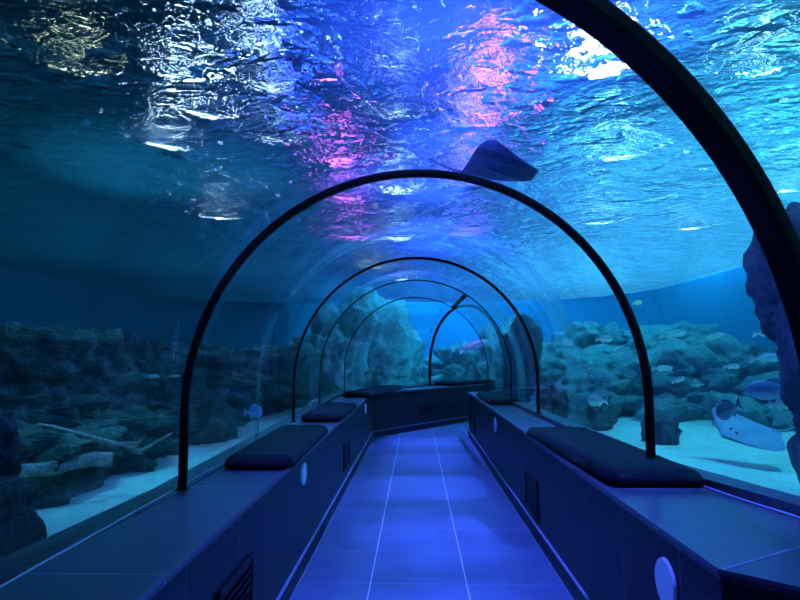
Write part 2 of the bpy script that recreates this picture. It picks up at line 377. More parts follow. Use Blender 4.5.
# body of water: a box with the tunnel cut out of it
def water_body():
    m, nt, out = newmat('blue_water')
    sc = N(nt, 'ShaderNodeVolumeScatter'); sc.inputs['Color'].default_value = (.12, .55, 1, 1); sc.inputs['Density'].default_value = .042
    sc.inputs['Anisotropy'].default_value = .2
    ab = N(nt, 'ShaderNodeVolumeAbsorption'); ab.inputs['Color'].default_value = (.02, .72, .9, 1); ab.inputs['Density'].default_value = .05
    ad = N(nt, 'ShaderNodeAddShader'); L(nt, sc.outputs[0], ad.inputs[0]); L(nt, ab.outputs[0], ad.inputs[1])
    L(nt, ad.outputs[0], out.inputs['Volume'])
    bm = bmesh.new(); bmesh.ops.create_cube(bm, size=1)
    lo = (TX0+.02, TY0+.02, -.5); hi = (TX1-.02, TY1-.02, SURF-.01)
    for v in bm.verts: v.co = Vector([lo[i]+(hi[i]-lo[i])*(v.co[i]+.5) for i in range(3)])
    bmesh.ops.recalc_face_normals(bm, faces=bm.faces)
    rings = []
    for i in range(len(ST)-1):
        for k in range(2): rings.append(vault(interp(ST[i], ST[i+1], k/2), R+.075, -.3, 28))
    rings.append(vault(ST[-1], R+.075, -.3, 28))
    V2, F2 = loft(rings, True, True)
    b2 = bmesh.new(); vs = [b2.verts.new(v) for v in V2]
    for f in F2: b2.faces.new([vs[i] for i in f])
    bmesh.ops.triangulate(b2, faces=b2.faces[:])
    bmesh.ops.recalc_face_normals(b2, faces=b2.faces)
    vol = b2.calc_volume(signed=True)
    if vol > 0: bmesh.ops.reverse_faces(b2, faces=b2.faces)
    tmp = bpy.data.meshes.new('t'); b2.to_mesh(tmp); bm.from_mesh(tmp)
    me = bpy.data.meshes.new('tank_water'); bm.to_mesh(me); me.materials.append(m)
    o = bpy.data.objects.new('tank_water', me); COL.objects.link(o)
    tag(o, 'blue water filling the tank around the tunnel', 'water', kind='stuff')
water_body()

# acrylic vault sections
for i in range(len(ST)-1):
    rings = []
    K = 4
    outer_r = [vault(interp(ST[i], ST[i+1], k/K), R+.06, .74, 48) for k in range(K+1)]
    inner_r = [vault(interp(ST[i], ST[i+1], k/K), R, .74, 48) for k in range(K+1)]
    V1, F1 = loft(outer_r); V2, F2 = loft(inner_r)
    o = mesh('window_%d' % (i+1), V1+V2, F1+[tuple(len(V1)+a for a in f)[::-1] for f in F2], M['acrylic'], smooth=True)
    tag(o, kind='structure')

# plinths under the vault
def plinth(name, side, zt, wid=.13):
    V = []; n = 0
    pts = []
    for i in range(len(ST)):
        c, u, f = frame(ST[i]); sgn = -1 if side == 'L' else 1
        pts.append((c+u*sgn*(R-.03), c+u*sgn*(R+wid)))
    if side == 'R':   # near the camera the sill swings out past the vault's foot
        near = [(3.3, .10), (2.45, 1.0), (1.68, 1.95), (1.50, 2.72)]
        pts = [(Vector((x, y, 0)), Vector((x+.12, y+.09, 0))) for x, y in near] + pts[3:]
    for a, b in pts:
        V += [(a.x, a.y, 0), (a.x, a.y, zt), (b.x, b.y, zt), (b.x, b.y, 0)]
    Fc = []
    for i in range(len(pts)-1):
        for j in range(4):
            a = i*4+j; b = i*4+(j+1) % 4; Fc.append((a, b, b+4, a+4))
    Fc += [(3, 2, 1, 0), tuple((len(pts)-1)*4+j for j in range(4))]
    o = fix_normals(mesh(name, V, Fc, M['sill'])); tag(o, kind='structure'); return o
plinth('trim_1', 'L', .775); plinth('trim_2', 'R', .815)

# ------------------------------------------------------------------ arches
ANAMES = [(2, 'black curved arch rib nearest the camera, crossing the upper right'),
          (3, 'thick black arch rib standing on the benches past the first cushions'),
          (4, 'thin dark arch rib, third from the camera, framing the far part of the tunnel'),
          (5, 'thin arch rib just behind the third one, fading on its right side'),
          (6, 'hair thin arch rib where the tunnel starts to bend right'),
          (7, 'obliquely seen arch rib at the far bend with only its left half clear')]
SEC = {2: (.055, .085), 3: (.042, .045), 4: (.028, .04), 5: (.016, .03), 6: (.016, .03), 7: (.05, .05)}
for si, lab in ANAMES:
    h, d = SEC[si]; st = ST[si]
    rings = []
    prof = [(R-h, -d/2), (R-.002, -d/2), (R-.002, d/2), (R-h, d/2)]
    P = [vault(st, r, .775, 72, s, .815) for r, s in prof]
    # rounded edges
    rings = [[P[0][k], P[1][k], P[2][k], P[3][k]] for k in range(len(P[0]))]
    V, Fc = loft(rings, True, True)
    o = fix_normals(mesh('arch_rib', V, Fc, M['arch'])); bv = o.modifiers.new('b', 'BEVEL'); bv.width = min(h, d)*.2; bv.segments = 2; bv.limit_method = 'ANGLE'
    root = empty('arch_rib', ST[si][:2] + (0.775,))
    o.name = 'rib_bar'; o.parent = root; o.matrix_parent_inverse = Matrix.Translation(-root.location)
    tag(root, lab, 'arch')
    for sgn, z in ((-1, .775), (1, .815)):
        c, u, f = frame(st); p = c+u*sgn*(R-h/2)
        ft = box_obj('foot_plate', (-.028, -.028, 0), (.028, .028, .006), M['arch'], root, .002)
        ft.matrix_parent_inverse = Matrix.Translation(-root.location)
        ft.location = (p.x, p.y, z); ft.rotation_euler = (0, 0, math.radians(st[2]))

# strap between the arches near the bend
def strap():
    a = math.radians(58); out = []
    rings = []
    for k in range(5):
        st = interp(ST[5], ST[6], k/4); c, u, f = frame(st)
        n = u*math.cos(a)+Vector((0, 0, math.sin(a))); tng = u*-math.sin(a)+Vector((0, 0, math.cos(a)))
        b = c+Vector((0, 0, ZC))
        rings.append([b+n*(R-.02)-tng*.03, b+n*(R-.02)+tng*.03, b+n*(R-.004)+tng*.03, b+n*(R-.004)-tng*.03])
    V, Fc = loft(rings, True, True)
    o = fix_normals(mesh('tie_strap', V, Fc, M['arch'])); tag(o, 'short dark strap tying two far arch ribs together overhead', 'strap')
strap()

# acrylic joint collars
for i, t, wd, lab in ((3, .50, .30, 'pale clear joint collar round the vault just before the third arch'),
                      (4, .55, .25, 'pale clear joint collar round the vault just before the fourth arch')):
    c0 = interp(ST[i], ST[i+1], t)
    rings = [vault(c0, R-.012, .80, 48, -wd/2), vault(c0, R-.03, .80, 48, -wd/2+.02), vault(c0, R-.03, .80, 48, wd/2-.02), vault(c0, R-.012, .80, 48, wd/2)]
    V, Fc = loft(rings)
    o = mesh('joint_collar', V, Fc, M['collar'], smooth=True); tag(o, lab, 'joint')

# ------------------------------------------------------------------ benches
HB = .77; HK = .11
def prism(name, poly, z0, z1, mat, parent, uv_along=None):
    n = len(poly); V = [(x, y, z0) for x, y in poly]+[(x, y, z1) for x, y in poly]
    Fc = [tuple(range(n))[::-1], tuple(range(n, 2*n))]+[(i, (i+1) % n, n+(i+1) % n, n+i) for i in range(n)]
    uv = None
    if uv_along:
        (ox, oy), (dx, dy), off = uv_along
        uv = [((v[0]-ox)*dx+(v[1]-oy)*dy+off, v[2]) for v in V]
    o = mesh(name, V, Fc, mat, parent, uv=uv); return fix_normals(o)
def bench(label, f0, f1, b1, b0, vents=(), plates=(), uoff=0, group='tiled benches along the tunnel'):
    """front edge f0->f1, back edge b0->b1 ; everything in world metres"""
    back = (list(b1) if isinstance(b1, list) else [b1]) + (list(b0) if isinstance(b0, list) else [b0])
    f0, f1 = Vector(f0), Vector(f1); b0 = Vector(back[-1]); b1 = Vector(back[0])
    d = (f1-f0).normalized(); ln = (f1-f0).length
    nrm = Vector((d.y, -d.x))
    if (b0-f0).dot(nrm) > 0: nrm = -nrm   # nrm points into the walkway
    root = empty('tiled_bench', (f0.x, f0.y, 0)); tag(root, label, 'bench', group)
    inv = Matrix.Translation((-f0.x, -f0.y, 0))
    ua = ((f0.x, f0.y), (d.x, d.y), uoff)
    parts = []
    ins = .012
    g0, g1 = f0-nrm*ins, f1-nrm*ins
    parts.append(prism('front_panel', [tuple(g0), tuple(g1)]+back, HK, HB-.03, M['face'], root, ua))
    parts.append(prism('seat_top', [tuple(f0), tuple(f1)]+back, HB-.03, HB, M['top'], root, ua))
    e0, e1 = f0+nrm*.004, f1+nrm*.004
    parts.append(prism('edge_trim', [tuple(f0), tuple(e0), tuple(e1), tuple(f1)], HB-.012, HB+.002, M['trim'], root))
    s0, s1 = f0+nrm*.006, f1+nrm*.006
    parts.append(prism('skirting', [tuple(s0), tuple(s1)]+back, 0, HK, M['face'], root, ua))
    k0, k1 = f0+nrm*.009, f1+nrm*.009
    parts.append(prism('skirting_joint', [tuple(f0-nrm*.01), tuple(k0), tuple(k1), tuple(f1-nrm*.01)], HK, HK+.005, M['joint'], root))
    parts.append(prism('floor_joint', [tuple(f0-nrm*.005), tuple(f0+nrm*.013), tuple(f1+nrm*.013), tuple(f1-nrm*.005)], 0.0, .004, M['joint'], root))
    for p in parts: p.matrix_parent_inverse = inv
    ang = math.atan2(d.y, d.x)
    for (s, z, wv, hv) in vents:
        V = []; Fc = []
        def bx(x0, x1, y0, y1, z0, z1):
            b = len(V)
            for x in (x0, x1):
                for y in (y0, y1):
                    for zz in (z0, z1): V.append((x, y, zz))
            Fc.extend([(b+a for a in q) for q in ((0, 1, 3, 2), (4, 6, 7, 5), (0, 4, 5, 1), (2, 3, 7, 6), (0, 2, 6, 4), (1, 5, 7, 3))])
        t = .02
        bx(-wv/2, wv/2, -.006, .014, -hv/2, -hv/2+t); bx(-wv/2, wv/2, -.006, .014, hv/2-t, hv/2)
        bx(-wv/2, -wv/2+t, -.006, .014, -hv/2, hv/2); bx(wv/2-t, wv/2, -.006, .014, -hv/2, hv/2)
        bx(-wv/2, wv/2, -.006, .0, -hv/2, hv/2)
        nb = int(hv/.035)
        for k in range(1, nb): zz = -hv/2+k*hv/nb; bx(-wv/2, wv/2, 0, .009, zz-.006, zz+.006)
        Fc = [tuple(f) for f in Fc]
        o = fix_normals(mesh('vent_grille', V, Fc, M['grille'], root)); p = f0+d*s-nrm*ins
        flip = 0 if Vector((-math.sin(ang), math.cos(ang))).dot(nrm) > 0 else PI
        o.matrix_parent_inverse = inv; o.location = (p.x, p.y, z); o.rotation_euler = (0, 0, ang+flip)
    for (s, z, r) in plates:
        bm = bmesh.new(); bmesh.ops.create_cone(bm, cap_ends=True, segments=40, radius1=r, radius2=r*.96, depth=.012)
        bmesh.ops.rotate(bm, verts=bm.verts, matrix=Matrix.Rotation(-PI/2, 3, 'X'))
        me = bpy.data.meshes.new('round_plate'); bm.to_mesh(me); bm.free(); me.materials.append(M['plate'])
        o = bpy.data.objects.new('round_plate', me); COL.objects.link(o); o.parent = root; p = f0+d*s-nrm*(ins-.006)
        flip = 0 if Vector((-math.sin(ang), math.cos(ang))).dot(nrm) > 0 else PI
        o.matrix_parent_inverse = inv; o.location = (p.x, p.y, z); o.rotation_euler = (0, 0, ang+flip)
        o['label'] = 'round pale lilac plate'
    return root

FL, FR = -.745, .922
bl0 = LW(2)[0]; br0 = LW(2)[1]
GL, GR = -1.20, 1.33
bench('dark tiled bench in the lower left corner, before the left arch foot', (FL, -1.4), (FL, 1.83), (GL, 1.83), (GL, -1.4), uoff=-1.4, vents=[(1.0, .42, .5, .3)])
bench('long dark tiled bench running down the left side of the walkway', (FL, 1.83), (FL, 10.42), (GL, 10.3), (GL, 1.83),
      vents=[(.75, .36, .5, .32), (4.75, .35, .5, .27)], plates=[(2.25, .63, .075), (7.2, .62, .075)], uoff=1.85)
bench('dark tiled bench turning right at the far end of the walkway', (FL, 10.42), (1.86, 14.13), (1.50, 14.55), (GL, 10.3),
      vents=[(1.6, .36, .36, .22)], plates=[(4.1, .55, .09)], uoff=.0)
bench('long dark tiled bench running down the right side of the walkway', (.915, 10.7), (.922, 1.92), [(1.68, 2.42), (1.53, 2.72), (1.335, 3.5), (1.27, 6.4), (GR-.08, 8.0)], (GR-.06, 10.7),
      vents=[(.75, .33, .75, .3), (5.72, .30, .5, .3)], plates=[(3.55, .60, .085), (8.35, .575, .088)], uoff=.18)
bench('dark tiled bench in the lower right corner, angled away from the walkway', (.922, 1.92), (2.9, 0.22), (3.3, 0.12), [(2.45, 1.02), (1.70, 1.95), (1.68, 2.42)], uoff=0)
bench('short dark tiled bench end hidden behind the right bench corner', (.915, 10.7), (1.75, 11.25), (2.0, 10.9), (GR, 10.7), uoff=0)
prism('mitre_joint', [(.925, 1.918), (.93, 1.91), (1.705, 2.385), (1.70, 2.393)], HB, HB+.0015, M['joint'], None)
bpy.data.objects['mitre_joint'].parent = bpy.data.objects['tiled_bench.003']
bpy.data.objects['mitre_joint'].matrix_parent_inverse = Matrix.Translation((-.915, -10.7, 0))
# silicone beads where the bench tops meet the sills
def tube(name, pts, rads, mat, parent=None, seg=8):
    V = []; Fc = []
    for i, (p, r) in enumerate(zip(pts, rads)):
        p = Vector(p); d = (Vector(pts[min(i+1, len(pts)-1)])-Vector(pts[max(i-1, 0)])).normalized()
        a = d.orthogonal().normalized(); b = d.cross(a)
        for k in range(seg):
            t = 2*PI*k/seg; rr = r*(1+.25*noise.noise(Vector((i*1.3, k*1.1, r*30)))); V.append(p+a*math.cos(t)*rr+b*math.sin(t)*rr)
    for i in range(len(pts)-1):
        for k in range(seg):
            a = i*seg+k; b = i*seg+(k+1) % seg; Fc.append((a, b, b+seg, a+seg))
    Fc += [tuple(range(seg))[::-1], tuple((len(pts)-1)*seg+k for k in range(seg))]
    return mesh(name, V, Fc, mat, parent, smooth=True)
def bead(name, pts, r, label):
    tag(tube(name, pts, [r]*len(pts), M['silicone'], seg=6), label, 'seal')
bead('silicone_seal', [(GL+.035+.006*math.sin(y*9)*.3, y, HB+.004) for y in [i*.1 for i in range(-5, 91)]], .004, 'pale silicone line along the back edge of the left bench')
bead('silicone_seal', [(1.285+(.09 if y < 3.5 else .09*max(0, 1-(y-3.5)/2.5))+max(0, 3.5-y)*.19+.004*math.sin(y*13)-.05, y, HB+.006) for y in [2.0+i*.06 for i in range(0, 95)]], .006, 'pale silicone line along the back edge of the right bench')

# ------------------------------------------------------------------ cushions
def cushion(label, c, ln, wd, th=.075, rz=0, bend=0, seed=0):
    bm = bmesh.new(); nx, ny = 30, 14
    bmesh.ops.create_grid(bm, x_segments=nx, y_segments=ny, size=.5)
    geom = bmesh.ops.extrude_face_region(bm, geom=bm.faces[:])
    top = {v for v in geom['geom'] if isinstance(v, bmesh.types.BMVert)}
    for v in bm.verts:
        x, y = v.co.x*2, v.co.y*2
        # rounded rectangle outline
        ex = min(1, (1-abs(x))*ln/2/.05); ey = min(1, (1-abs(y))*wd/2/.05)
        e = min(ex, ey); px_, py_ = x*ln/2, y*wd/2
        cr = .045
        qx = max(0, abs(px_)-(ln/2-cr)); qy = max(0, abs(py_)-(wd/2-cr)); q = math.hypot(qx, qy)
        if q > cr:
            px_ = math.copysign(ln/2-cr+qx*cr/q, px_); py_ = math.copysign(wd/2-cr+qy*cr/q, py_)
        puff = math.sqrt(max(0, 1-(1-e)**2))
        z = (th*(.55+.45*puff) if v in top else th*.18*(1-puff))
        if v in top:
            z += .006*noise.noise(Vector((px_*5, py_*14, seed)))+.004*noise.noise(Vector((px_*16, py_*9, seed+3)))
            z -= .008*max(0, 1-abs(py_-.25*wd+.03*math.sin(px_*6))/.02)*.4
        v.co = Vector((py_, px_, z))
    bmesh.ops.recalc_face_normals(bm, faces=bm.faces)
    me = bpy.data.meshes.new('bench_cushion'); bm.to_mesh(me); bm.free(); me.materials.append(M['cushion'])
    for p in me.polygons: p.use_smooth = True
    o = bpy.data.objects.new('bench_cushion', me); COL.objects.link(o); o.location = (c[0], c[1], HB+.001); o.rotation_euler = (0, 0, rz)
    tag(o, label, 'cushion', 'dark cushions on the benches')
cushion('dark seat cushion nearest the camera on the left bench', (-.915, 4.25), 1.62, .40, .075, .02, seed=1)
cushion('second dark seat cushion on the left bench, behind the nearest one', (-.925, 6.65), 1.55, .40, .075, .0, seed=2)
cushion('dark cushion overhanging the corner where the left bench turns right', (-.70, 10.35), 2.3, .44, .085, -.20, seed=3)
cushion('large dark seat cushion in front on the right bench beside the arch foot', (1.165, 4.02), 1.95, .49, .075, .035, seed=4)
cushion('smaller dark seat cushion farther back on the right bench', (1.165, 8.75), 1.75, .42, .08, .0, seed=5)
cushion('thin dark cushion on the bench past the far bend', (1.12, 13.55), 1.9, .5, .09, -.61, seed=6)

# ------------------------------------------------------------------ rocks
def rock_mesh(name, seed, mat, sub=4, amp=.35, blocky=.0, strata=0, fine=.0):
    bm = bmesh.new(); bmesh.ops.create_icosphere(bm, subdivisions=sub, radius=1)
    for v in bm.verts:
        c = v.co.normalized()
        if blocky:
            mxx = max(abs(c.x), abs(c.y), abs(c.z)); c = c.lerp(c/mxx, blocky)
        s = Vector((seed*7.1, seed*3.3, seed*1.7))
        dsp = amp*noise.fractal(c*1.3+s, .9, 2.1, 4) + amp*.28*noise.noise(c*5+s) + amp*.35*abs(noise.noise(c*2.7+s*2))
        if fine: dsp += fine*(.5-abs(noise.fractal(c*4.5+s, .8, 2.2, 4)))
        if strata: dsp += strata*math.sin(c.z*11+3*noise.noise(c*1.5+s))
        v.co = c*(1+dsp)
    me = bpy.data.meshes.new(name); bm.to_mesh(me); bm.free(); me.materials.append(mat)
    for p in me.polygons: p.use_smooth = True
    return me
RR = [rock_mesh('boulder', s, M['rock_r'], 4, .38, .25, 0, .16) for s in range(6)]
RF = [rock_mesh('reef_rock', 80+s, M['rock_r'], 5, .45, .35, .05, .30) for s in range(6)]
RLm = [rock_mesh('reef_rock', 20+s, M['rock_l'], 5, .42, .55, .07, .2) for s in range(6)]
RD = [rock_mesh('dark_rock', 40+s, M['rock_d'], 4, .45, .4) for s in range(3)]
RG = [rock_mesh('granite_rock', 60+s, M['granite'], 5, .28, .25) for s in range(3)]
def put(name, me, loc, sc, rot, label, cat='rock', group=None):
    o = bpy.data.objects.new(name, me); COL.objects.link(o); o.location = loc; o.scale = sc; o.rotation_euler = rot
    tag(o, label, cat, group); return o
rnd = random.Random(5)
# right pile
for row, (dy, z0, n, lab) in enumerate(((10.9, .10, 17, 'pale boulder in the front row of the heap behind the right sand'),
                                        (11.9, .42, 17, 'pale boulder in the second tier of the heap behind the right sand'),
                                        (13.0, .72, 17, 'dim boulder in the third tier of the right hand rock heap'),
                                        (14.3, 1.0, 17, 'hazy boulder in the upper tier of the right hand rock heap'),
                                        (15.6, 1.28, 16, 'hazy boulder along the crest of the right hand rock heap'))):
    for k in range(n):
        px = 545+k*18+rnd.uniform(-7, 7)+row*5
        y = dy+rnd.uniform(-.5, .5)-(k/n)*2.2
        p = at(px, 380, y); s = rnd.uniform(.20, .38)*(1+.1*row)
        if p.x > 6.3: p.x = 6.3-rnd.uniform(0, .5)
        put('boulder', rnd.choice(RR), (p.x, y, SAND+z0+rnd.uniform(-.08, .1)), (s*rnd.uniform(1, 1.7), s, s*rnd.uniform(.5, .85)),
            (rnd.uniform(-.4, .4), rnd.uniform(-.4, .4), rnd.uniform(0, 6)), lab+(', left end', ', left of middle', ', right of middle', ', right end')[min(3, k*4//n)], 'rock', 'boulders heaped behind the right sand')
# hidden core of the heap: long low ledges
for k in range(6):
    p = at(575+k*48, 380, 14.6-(k*.35))
    put('reef_ledge', RR[k], (min(p.x, 5.7), 14.6-k*.35, SAND+.1), (1.5, 1.3, .95), (0, 0, k), 'broad rock ledge under the right hand boulder heap', 'rock', 'rock ledges under the heap')
# left reef
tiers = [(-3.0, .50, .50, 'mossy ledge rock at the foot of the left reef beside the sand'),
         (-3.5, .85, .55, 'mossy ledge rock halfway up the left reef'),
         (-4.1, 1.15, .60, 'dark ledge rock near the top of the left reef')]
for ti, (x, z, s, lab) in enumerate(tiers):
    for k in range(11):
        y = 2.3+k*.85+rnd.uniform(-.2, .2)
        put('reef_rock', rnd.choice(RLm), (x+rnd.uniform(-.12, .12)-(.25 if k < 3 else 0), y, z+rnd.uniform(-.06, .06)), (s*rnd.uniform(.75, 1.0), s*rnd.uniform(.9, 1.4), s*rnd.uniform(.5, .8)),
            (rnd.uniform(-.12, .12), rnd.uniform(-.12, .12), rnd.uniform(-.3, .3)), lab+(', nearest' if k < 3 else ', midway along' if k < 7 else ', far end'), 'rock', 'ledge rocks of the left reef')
# upright ruined blocks on the left reef
for (px, y, z, sx, sz, lab) in ((20, 5.4, 1.25, .5, .42, 'broad dark block topping the left reef at the picture edge'),
                                (62, 6.0, 1.28, .45, .40, 'dark mossy block with a flat top near the left picture edge'),
                                (102, 6.6, 1.05, .24, .58, 'upright mossy block standing like a pillar on the left reef'),
                                (132, 7.2, 1.0, .26, .55, 'second upright mossy block, right of the pillar block'),
                                (205, 9.0, 1.0, .7, .42, 'dim ledge block beyond the black arch on the left'),
                                (250, 11.0, 1.0, .9, .5, 'dim far ledge block at the end of the left reef')):
    p = at(px, 380, y)
    put('reef_block', RLm[int(px) % 6], (p.x, y, z), (sx, sx, sz), (0, 0, .2), lab, 'rock', None)
# far rock stack past the bend, left of the bright gap
for (px, y, z, sx, sz, k, lab) in ((362, 15.5, 1.3, 1.0, 1.3, 0, 'tall pale rock stack beyond the far end of the left bench'),
                                (392, 16.2, 1.0, .8, .75, 1, 'low pale rock at the right foot of the far stack'),
                                (330, 15.0, .9, .9, .9, 2, 'low rock at the left foot of the far stack'),
                                (425, 17.5, .7, 1.1, .55, 3, 'low green rock in the bright blue gap at the far end'),
                                (475, 16.5, .9, .8, .75, 4, 'craggy rock behind the far bench past the bend'),
                                (505, 15.2, 1.0, .6, .95, 5, 'craggy rock to the right of the far bench')):
    p = at(px, 380, y); put('reef_rock', RF[k], (p.x, y, z), (sx, sx*.8, sz), (0, 0, k), lab, 'rock', None)
p = at(522, 370, 12.3); put('rock_pinnacle', RD[0], (p.x, 12.3, 1.0), (.36, .36, 1.0), (0, 0, 1), 'tall violet tinged rock pinnacle seen through the vault past the bend', 'rock')
# dark rocks on the right sand
p = at(583, 410, 8.7); put('dark_rock', RD[1], (p.x, 8.7, .52), (.42, .30, .28), (0, .25, .4), 'dark craggy rock lying on the sand left of the black arch foot', 'rock')
p = at(556, 395, 8.9); put('dark_rock', RD[2], (p.x, 8.9, .66), (.30, .20, .22), (0, .5, 1.1), 'dark rock slab leaning beside the craggy rock behind the bench', 'rock')
p = at(660, 430, 7.3); put('dark_rock', RD[0], (p.x, 7.3, .50), (.17, .16, .22), (0, 0, 2), 'small dark pointed rock on the sand right behind the black arch', 'rock')
# speckled granite close to the glass
for (px, y, z, sx, sy, sz, k, lab) in ((838, 3.9, .75, .22, .3, .42, 0, 'speckled granite boulder at the right edge below the rock column'),
                                   (822, 3.95, 1.40, .17, .3, .42, 1, 'middle boulder of the speckled granite column at the right edge'),
                                   (812, 4.05, 1.98, .21, .3, .42, 2, 'upper speckled granite boulder behind the near arch at right edge')):
    p = at(px, 380, y); put('granite_rock', RG[k], (p.x, y, z), (sx, sy, sz), (0, 0, k*2), lab, 'rock')
for (x, y, z, s, k, lab) in ((-1.76, 2.38, .66, .24, 0, 'rounded speckled granite boulder in the lower left corner by the sill'),
                          (-1.95, 2.6, .98, .17, 1, 'smaller granite boulder perched above the corner one at the left edge')):
    put('granite_rock', RG[k], (x, y, z), (s*1.0, s*1.1, s*1.25), (0, 0, k), lab, 'rock')

# driftwood and fallen beams on the left reef
pts = [at(38, 424, 4.6), at(62, 430, 4.55), at(90, 438, 4.5), at(118, 446, 4.45), at(138, 444, 4.5), at(145, 436, 4.55)]
root = empty('driftwood', pts[0]); t_ = tube('trunk', pts, [.012, .02, .024, .028, .02, .008], M['wood'], root); t_.matrix_parent_inverse = Matrix.Translation(-pts[0])
pts2 = [at(118, 446, 4.45), at(140, 452, 4.4), at(160, 440, 4.5), at(172, 433, 4.6)]
t_ = tube('branch', pts2, [.024, .02, .012, .006], M['wood'], root); t_.matrix_parent_inverse = Matrix.Translation(-pts[0])
tag(root, 'pale forked driftwood branch lying across the left reef', 'driftwood')
for (a, b, r, lab) in ((at(-10, 477, 3.9), at(112, 458, 4.3), .05, 'fallen wooden log on the left reef below the driftwood'),
                       (at(-6, 462, 4.4), at(60, 452, 4.6), .035, 'shorter wooden log behind the fallen one on the left reef')):
    pp = [a.lerp(b, k/6)+Vector((0, 0, .01*math.sin(k*1.7))) for k in range(7)]
    o = tube('fallen_log', pp, [r]*7, M['wood'], seg=6); tag(o, lab, 'log')

# ------------------------------------------------------------------ fish
def fish_mat(name, top, bot, spec=.5):
    m, nt, out = newmat(name)
    tc = N(nt, 'ShaderNodeTexCoord'); sep = N(nt, 'ShaderNodeSeparateXYZ'); L(nt, tc.outputs['Object'], sep.inputs[0])
    n = noise_node(nt, 12, 3, .5, tc.outputs['Object']); a = N(nt, 'ShaderNodeMath', operation='MULTIPLY_ADD')
    L(nt, sep.outputs[2], a.inputs[0]); a.inputs[1].default_value = 4.0
    mm = N(nt, 'ShaderNodeMath', operation='MULTIPLY'); L(nt, n.outputs[0], mm.inputs[0]); mm.inputs[1].default_value = .9
    L(nt, mm.outputs[0], a.inputs[2])
    r = ramp(nt, a.outputs[0], [(.3, bot), (.6, top)])
    p = N(nt, 'ShaderNodeBsdfPrincipled'); L(nt, r.outputs[0], p.inputs['Base Color']); p.inputs['Roughness'].default_value = .35
    L(nt, p.outputs[0], out.inputs[0]); return m
FM = {'silver': fish_mat('silver_fish_skin', (.35, .5, .55), (.95, .95, .85)), 'blue': fish_mat('blue_fish_skin', (.30, .45, .95), (.45, .6, 1.0)),
      'dark': fish_mat('dark_fish_skin', (.05, .06, .10), (.16, .18, .26)), 'pink': fish_mat('pink_fish_skin', (1.0, .35, .5), (1.0, .9, .95)),
      'slate': fish_mat('slate_fish_skin', (.10, .16, .35), (.35, .42, .65)), 'yellow': fish_mat('yellow_fish_skin', (.9, .85, .3), (.95, .95, .5))}
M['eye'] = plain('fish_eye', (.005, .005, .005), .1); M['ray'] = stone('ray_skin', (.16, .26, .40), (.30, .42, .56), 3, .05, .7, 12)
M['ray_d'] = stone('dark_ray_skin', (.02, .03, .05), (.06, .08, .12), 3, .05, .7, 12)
_fc = {}
def fish_parts(kind, h, thick, long_tail=.22):
    """unit length fish, nose at +x, object space; returns list of (name, verts, faces, mat)"""
    out = []
    ns, nr = 18, 14; body = .80
    V = []; Fc = []
    for i in range(ns+1):
        s = i/ns; x = .5-s*body
        prof = (math.sin(PI*min(1, s**.72)))**.75 if 0 < s < 1 else 0
        hh = h/2*max(prof, 0)*(1-.15*s)+(.035*h+.012)*(s > .6)*((s-.6)/.4); ww = thick/2*max(prof, 0)+.006
        if i == 0: hh = .01; ww = .006
        for k in range(nr):
            t = 2*PI*k/nr; V.append((x, ww*math.sin(t), hh*math.cos(t)))
    for i in range(ns):
        for k in range(nr):
            a = i*nr+k; b = i*nr+(k+1) % nr; Fc.append((a, b, b+nr, a+nr))
    Fc += [tuple(range(nr))[::-1], tuple(ns*nr+k for k in range(nr))]
    out.append(('body', V, Fc, FM[kind]))
    def fin(name, outline, t=.006):
        n = len(outline); V = [(x, -t, z) for x, z in outline]+[(x, t, z) for x, z in outline]
        Fc = [tuple(range(n)), tuple(range(n, 2*n))[::-1]]+[(i, n+i, n+(i+1) % n, (i+1) % n) for i in range(n)]
        out.append((name, V, Fc, FM[kind]))
    q = h*.42
    fin('tail_fin', [(-.27, .02), (-.38, .05+q*.35), (-.5, .07+q*.6), (-.45, .02), (-.43, 0), (-.45, -.02), (-.5, -.07-q*.6), (-.38, -.05-q*.35), (-.27, -.02)])
    fin('dorsal_fin', [(.2, h*.36), (.12, h*.5+.03), (0, h*.5+.045), (-.14, h*.34+.05), (-.22, h*.16+.04), (-.2, h*.1), (0, h*.3)])
    fin('anal_fin', [(.0, -h*.36), (-.06, -h*.5-.02), (-.16, -h*.3-.04), (-.22, -h*.14-.02), (-.2, -h*.06), (-.05, -h*.3)])
    for sg in (-1, 1):
        V = [(.2, sg*thick*.42, -.01), (.10, sg*(thick*.5+.05), -.03-h*.05), (.05, sg*(thick*.5+.07), -.05-h*.1), (.14, sg*thick*.45, -.04-h*.03)]
        V += [(a, b, c-.006) for a, b, c in V]
        out.append(('pectoral_fin', V, [(0, 1, 2, 3), (7, 6, 5, 4), (0, 4, 5, 1), (1, 5, 6, 2), (2, 6, 7, 3), (3, 7, 4, 0)], FM[kind]))
        bm = bmesh.new(); bmesh.ops.create_uvsphere(bm, u_segments=8, v_segments=6, radius=.016)
        V = [(v.co.x+.40, v.co.y+sg*thick*.30, v.co.z+h*.08) for v in bm.verts]; Fc = [tuple(v.index for v in f.verts) for f in bm.faces]; bm.free()
        out.append(('eye', V, Fc, M['eye']))
    return out
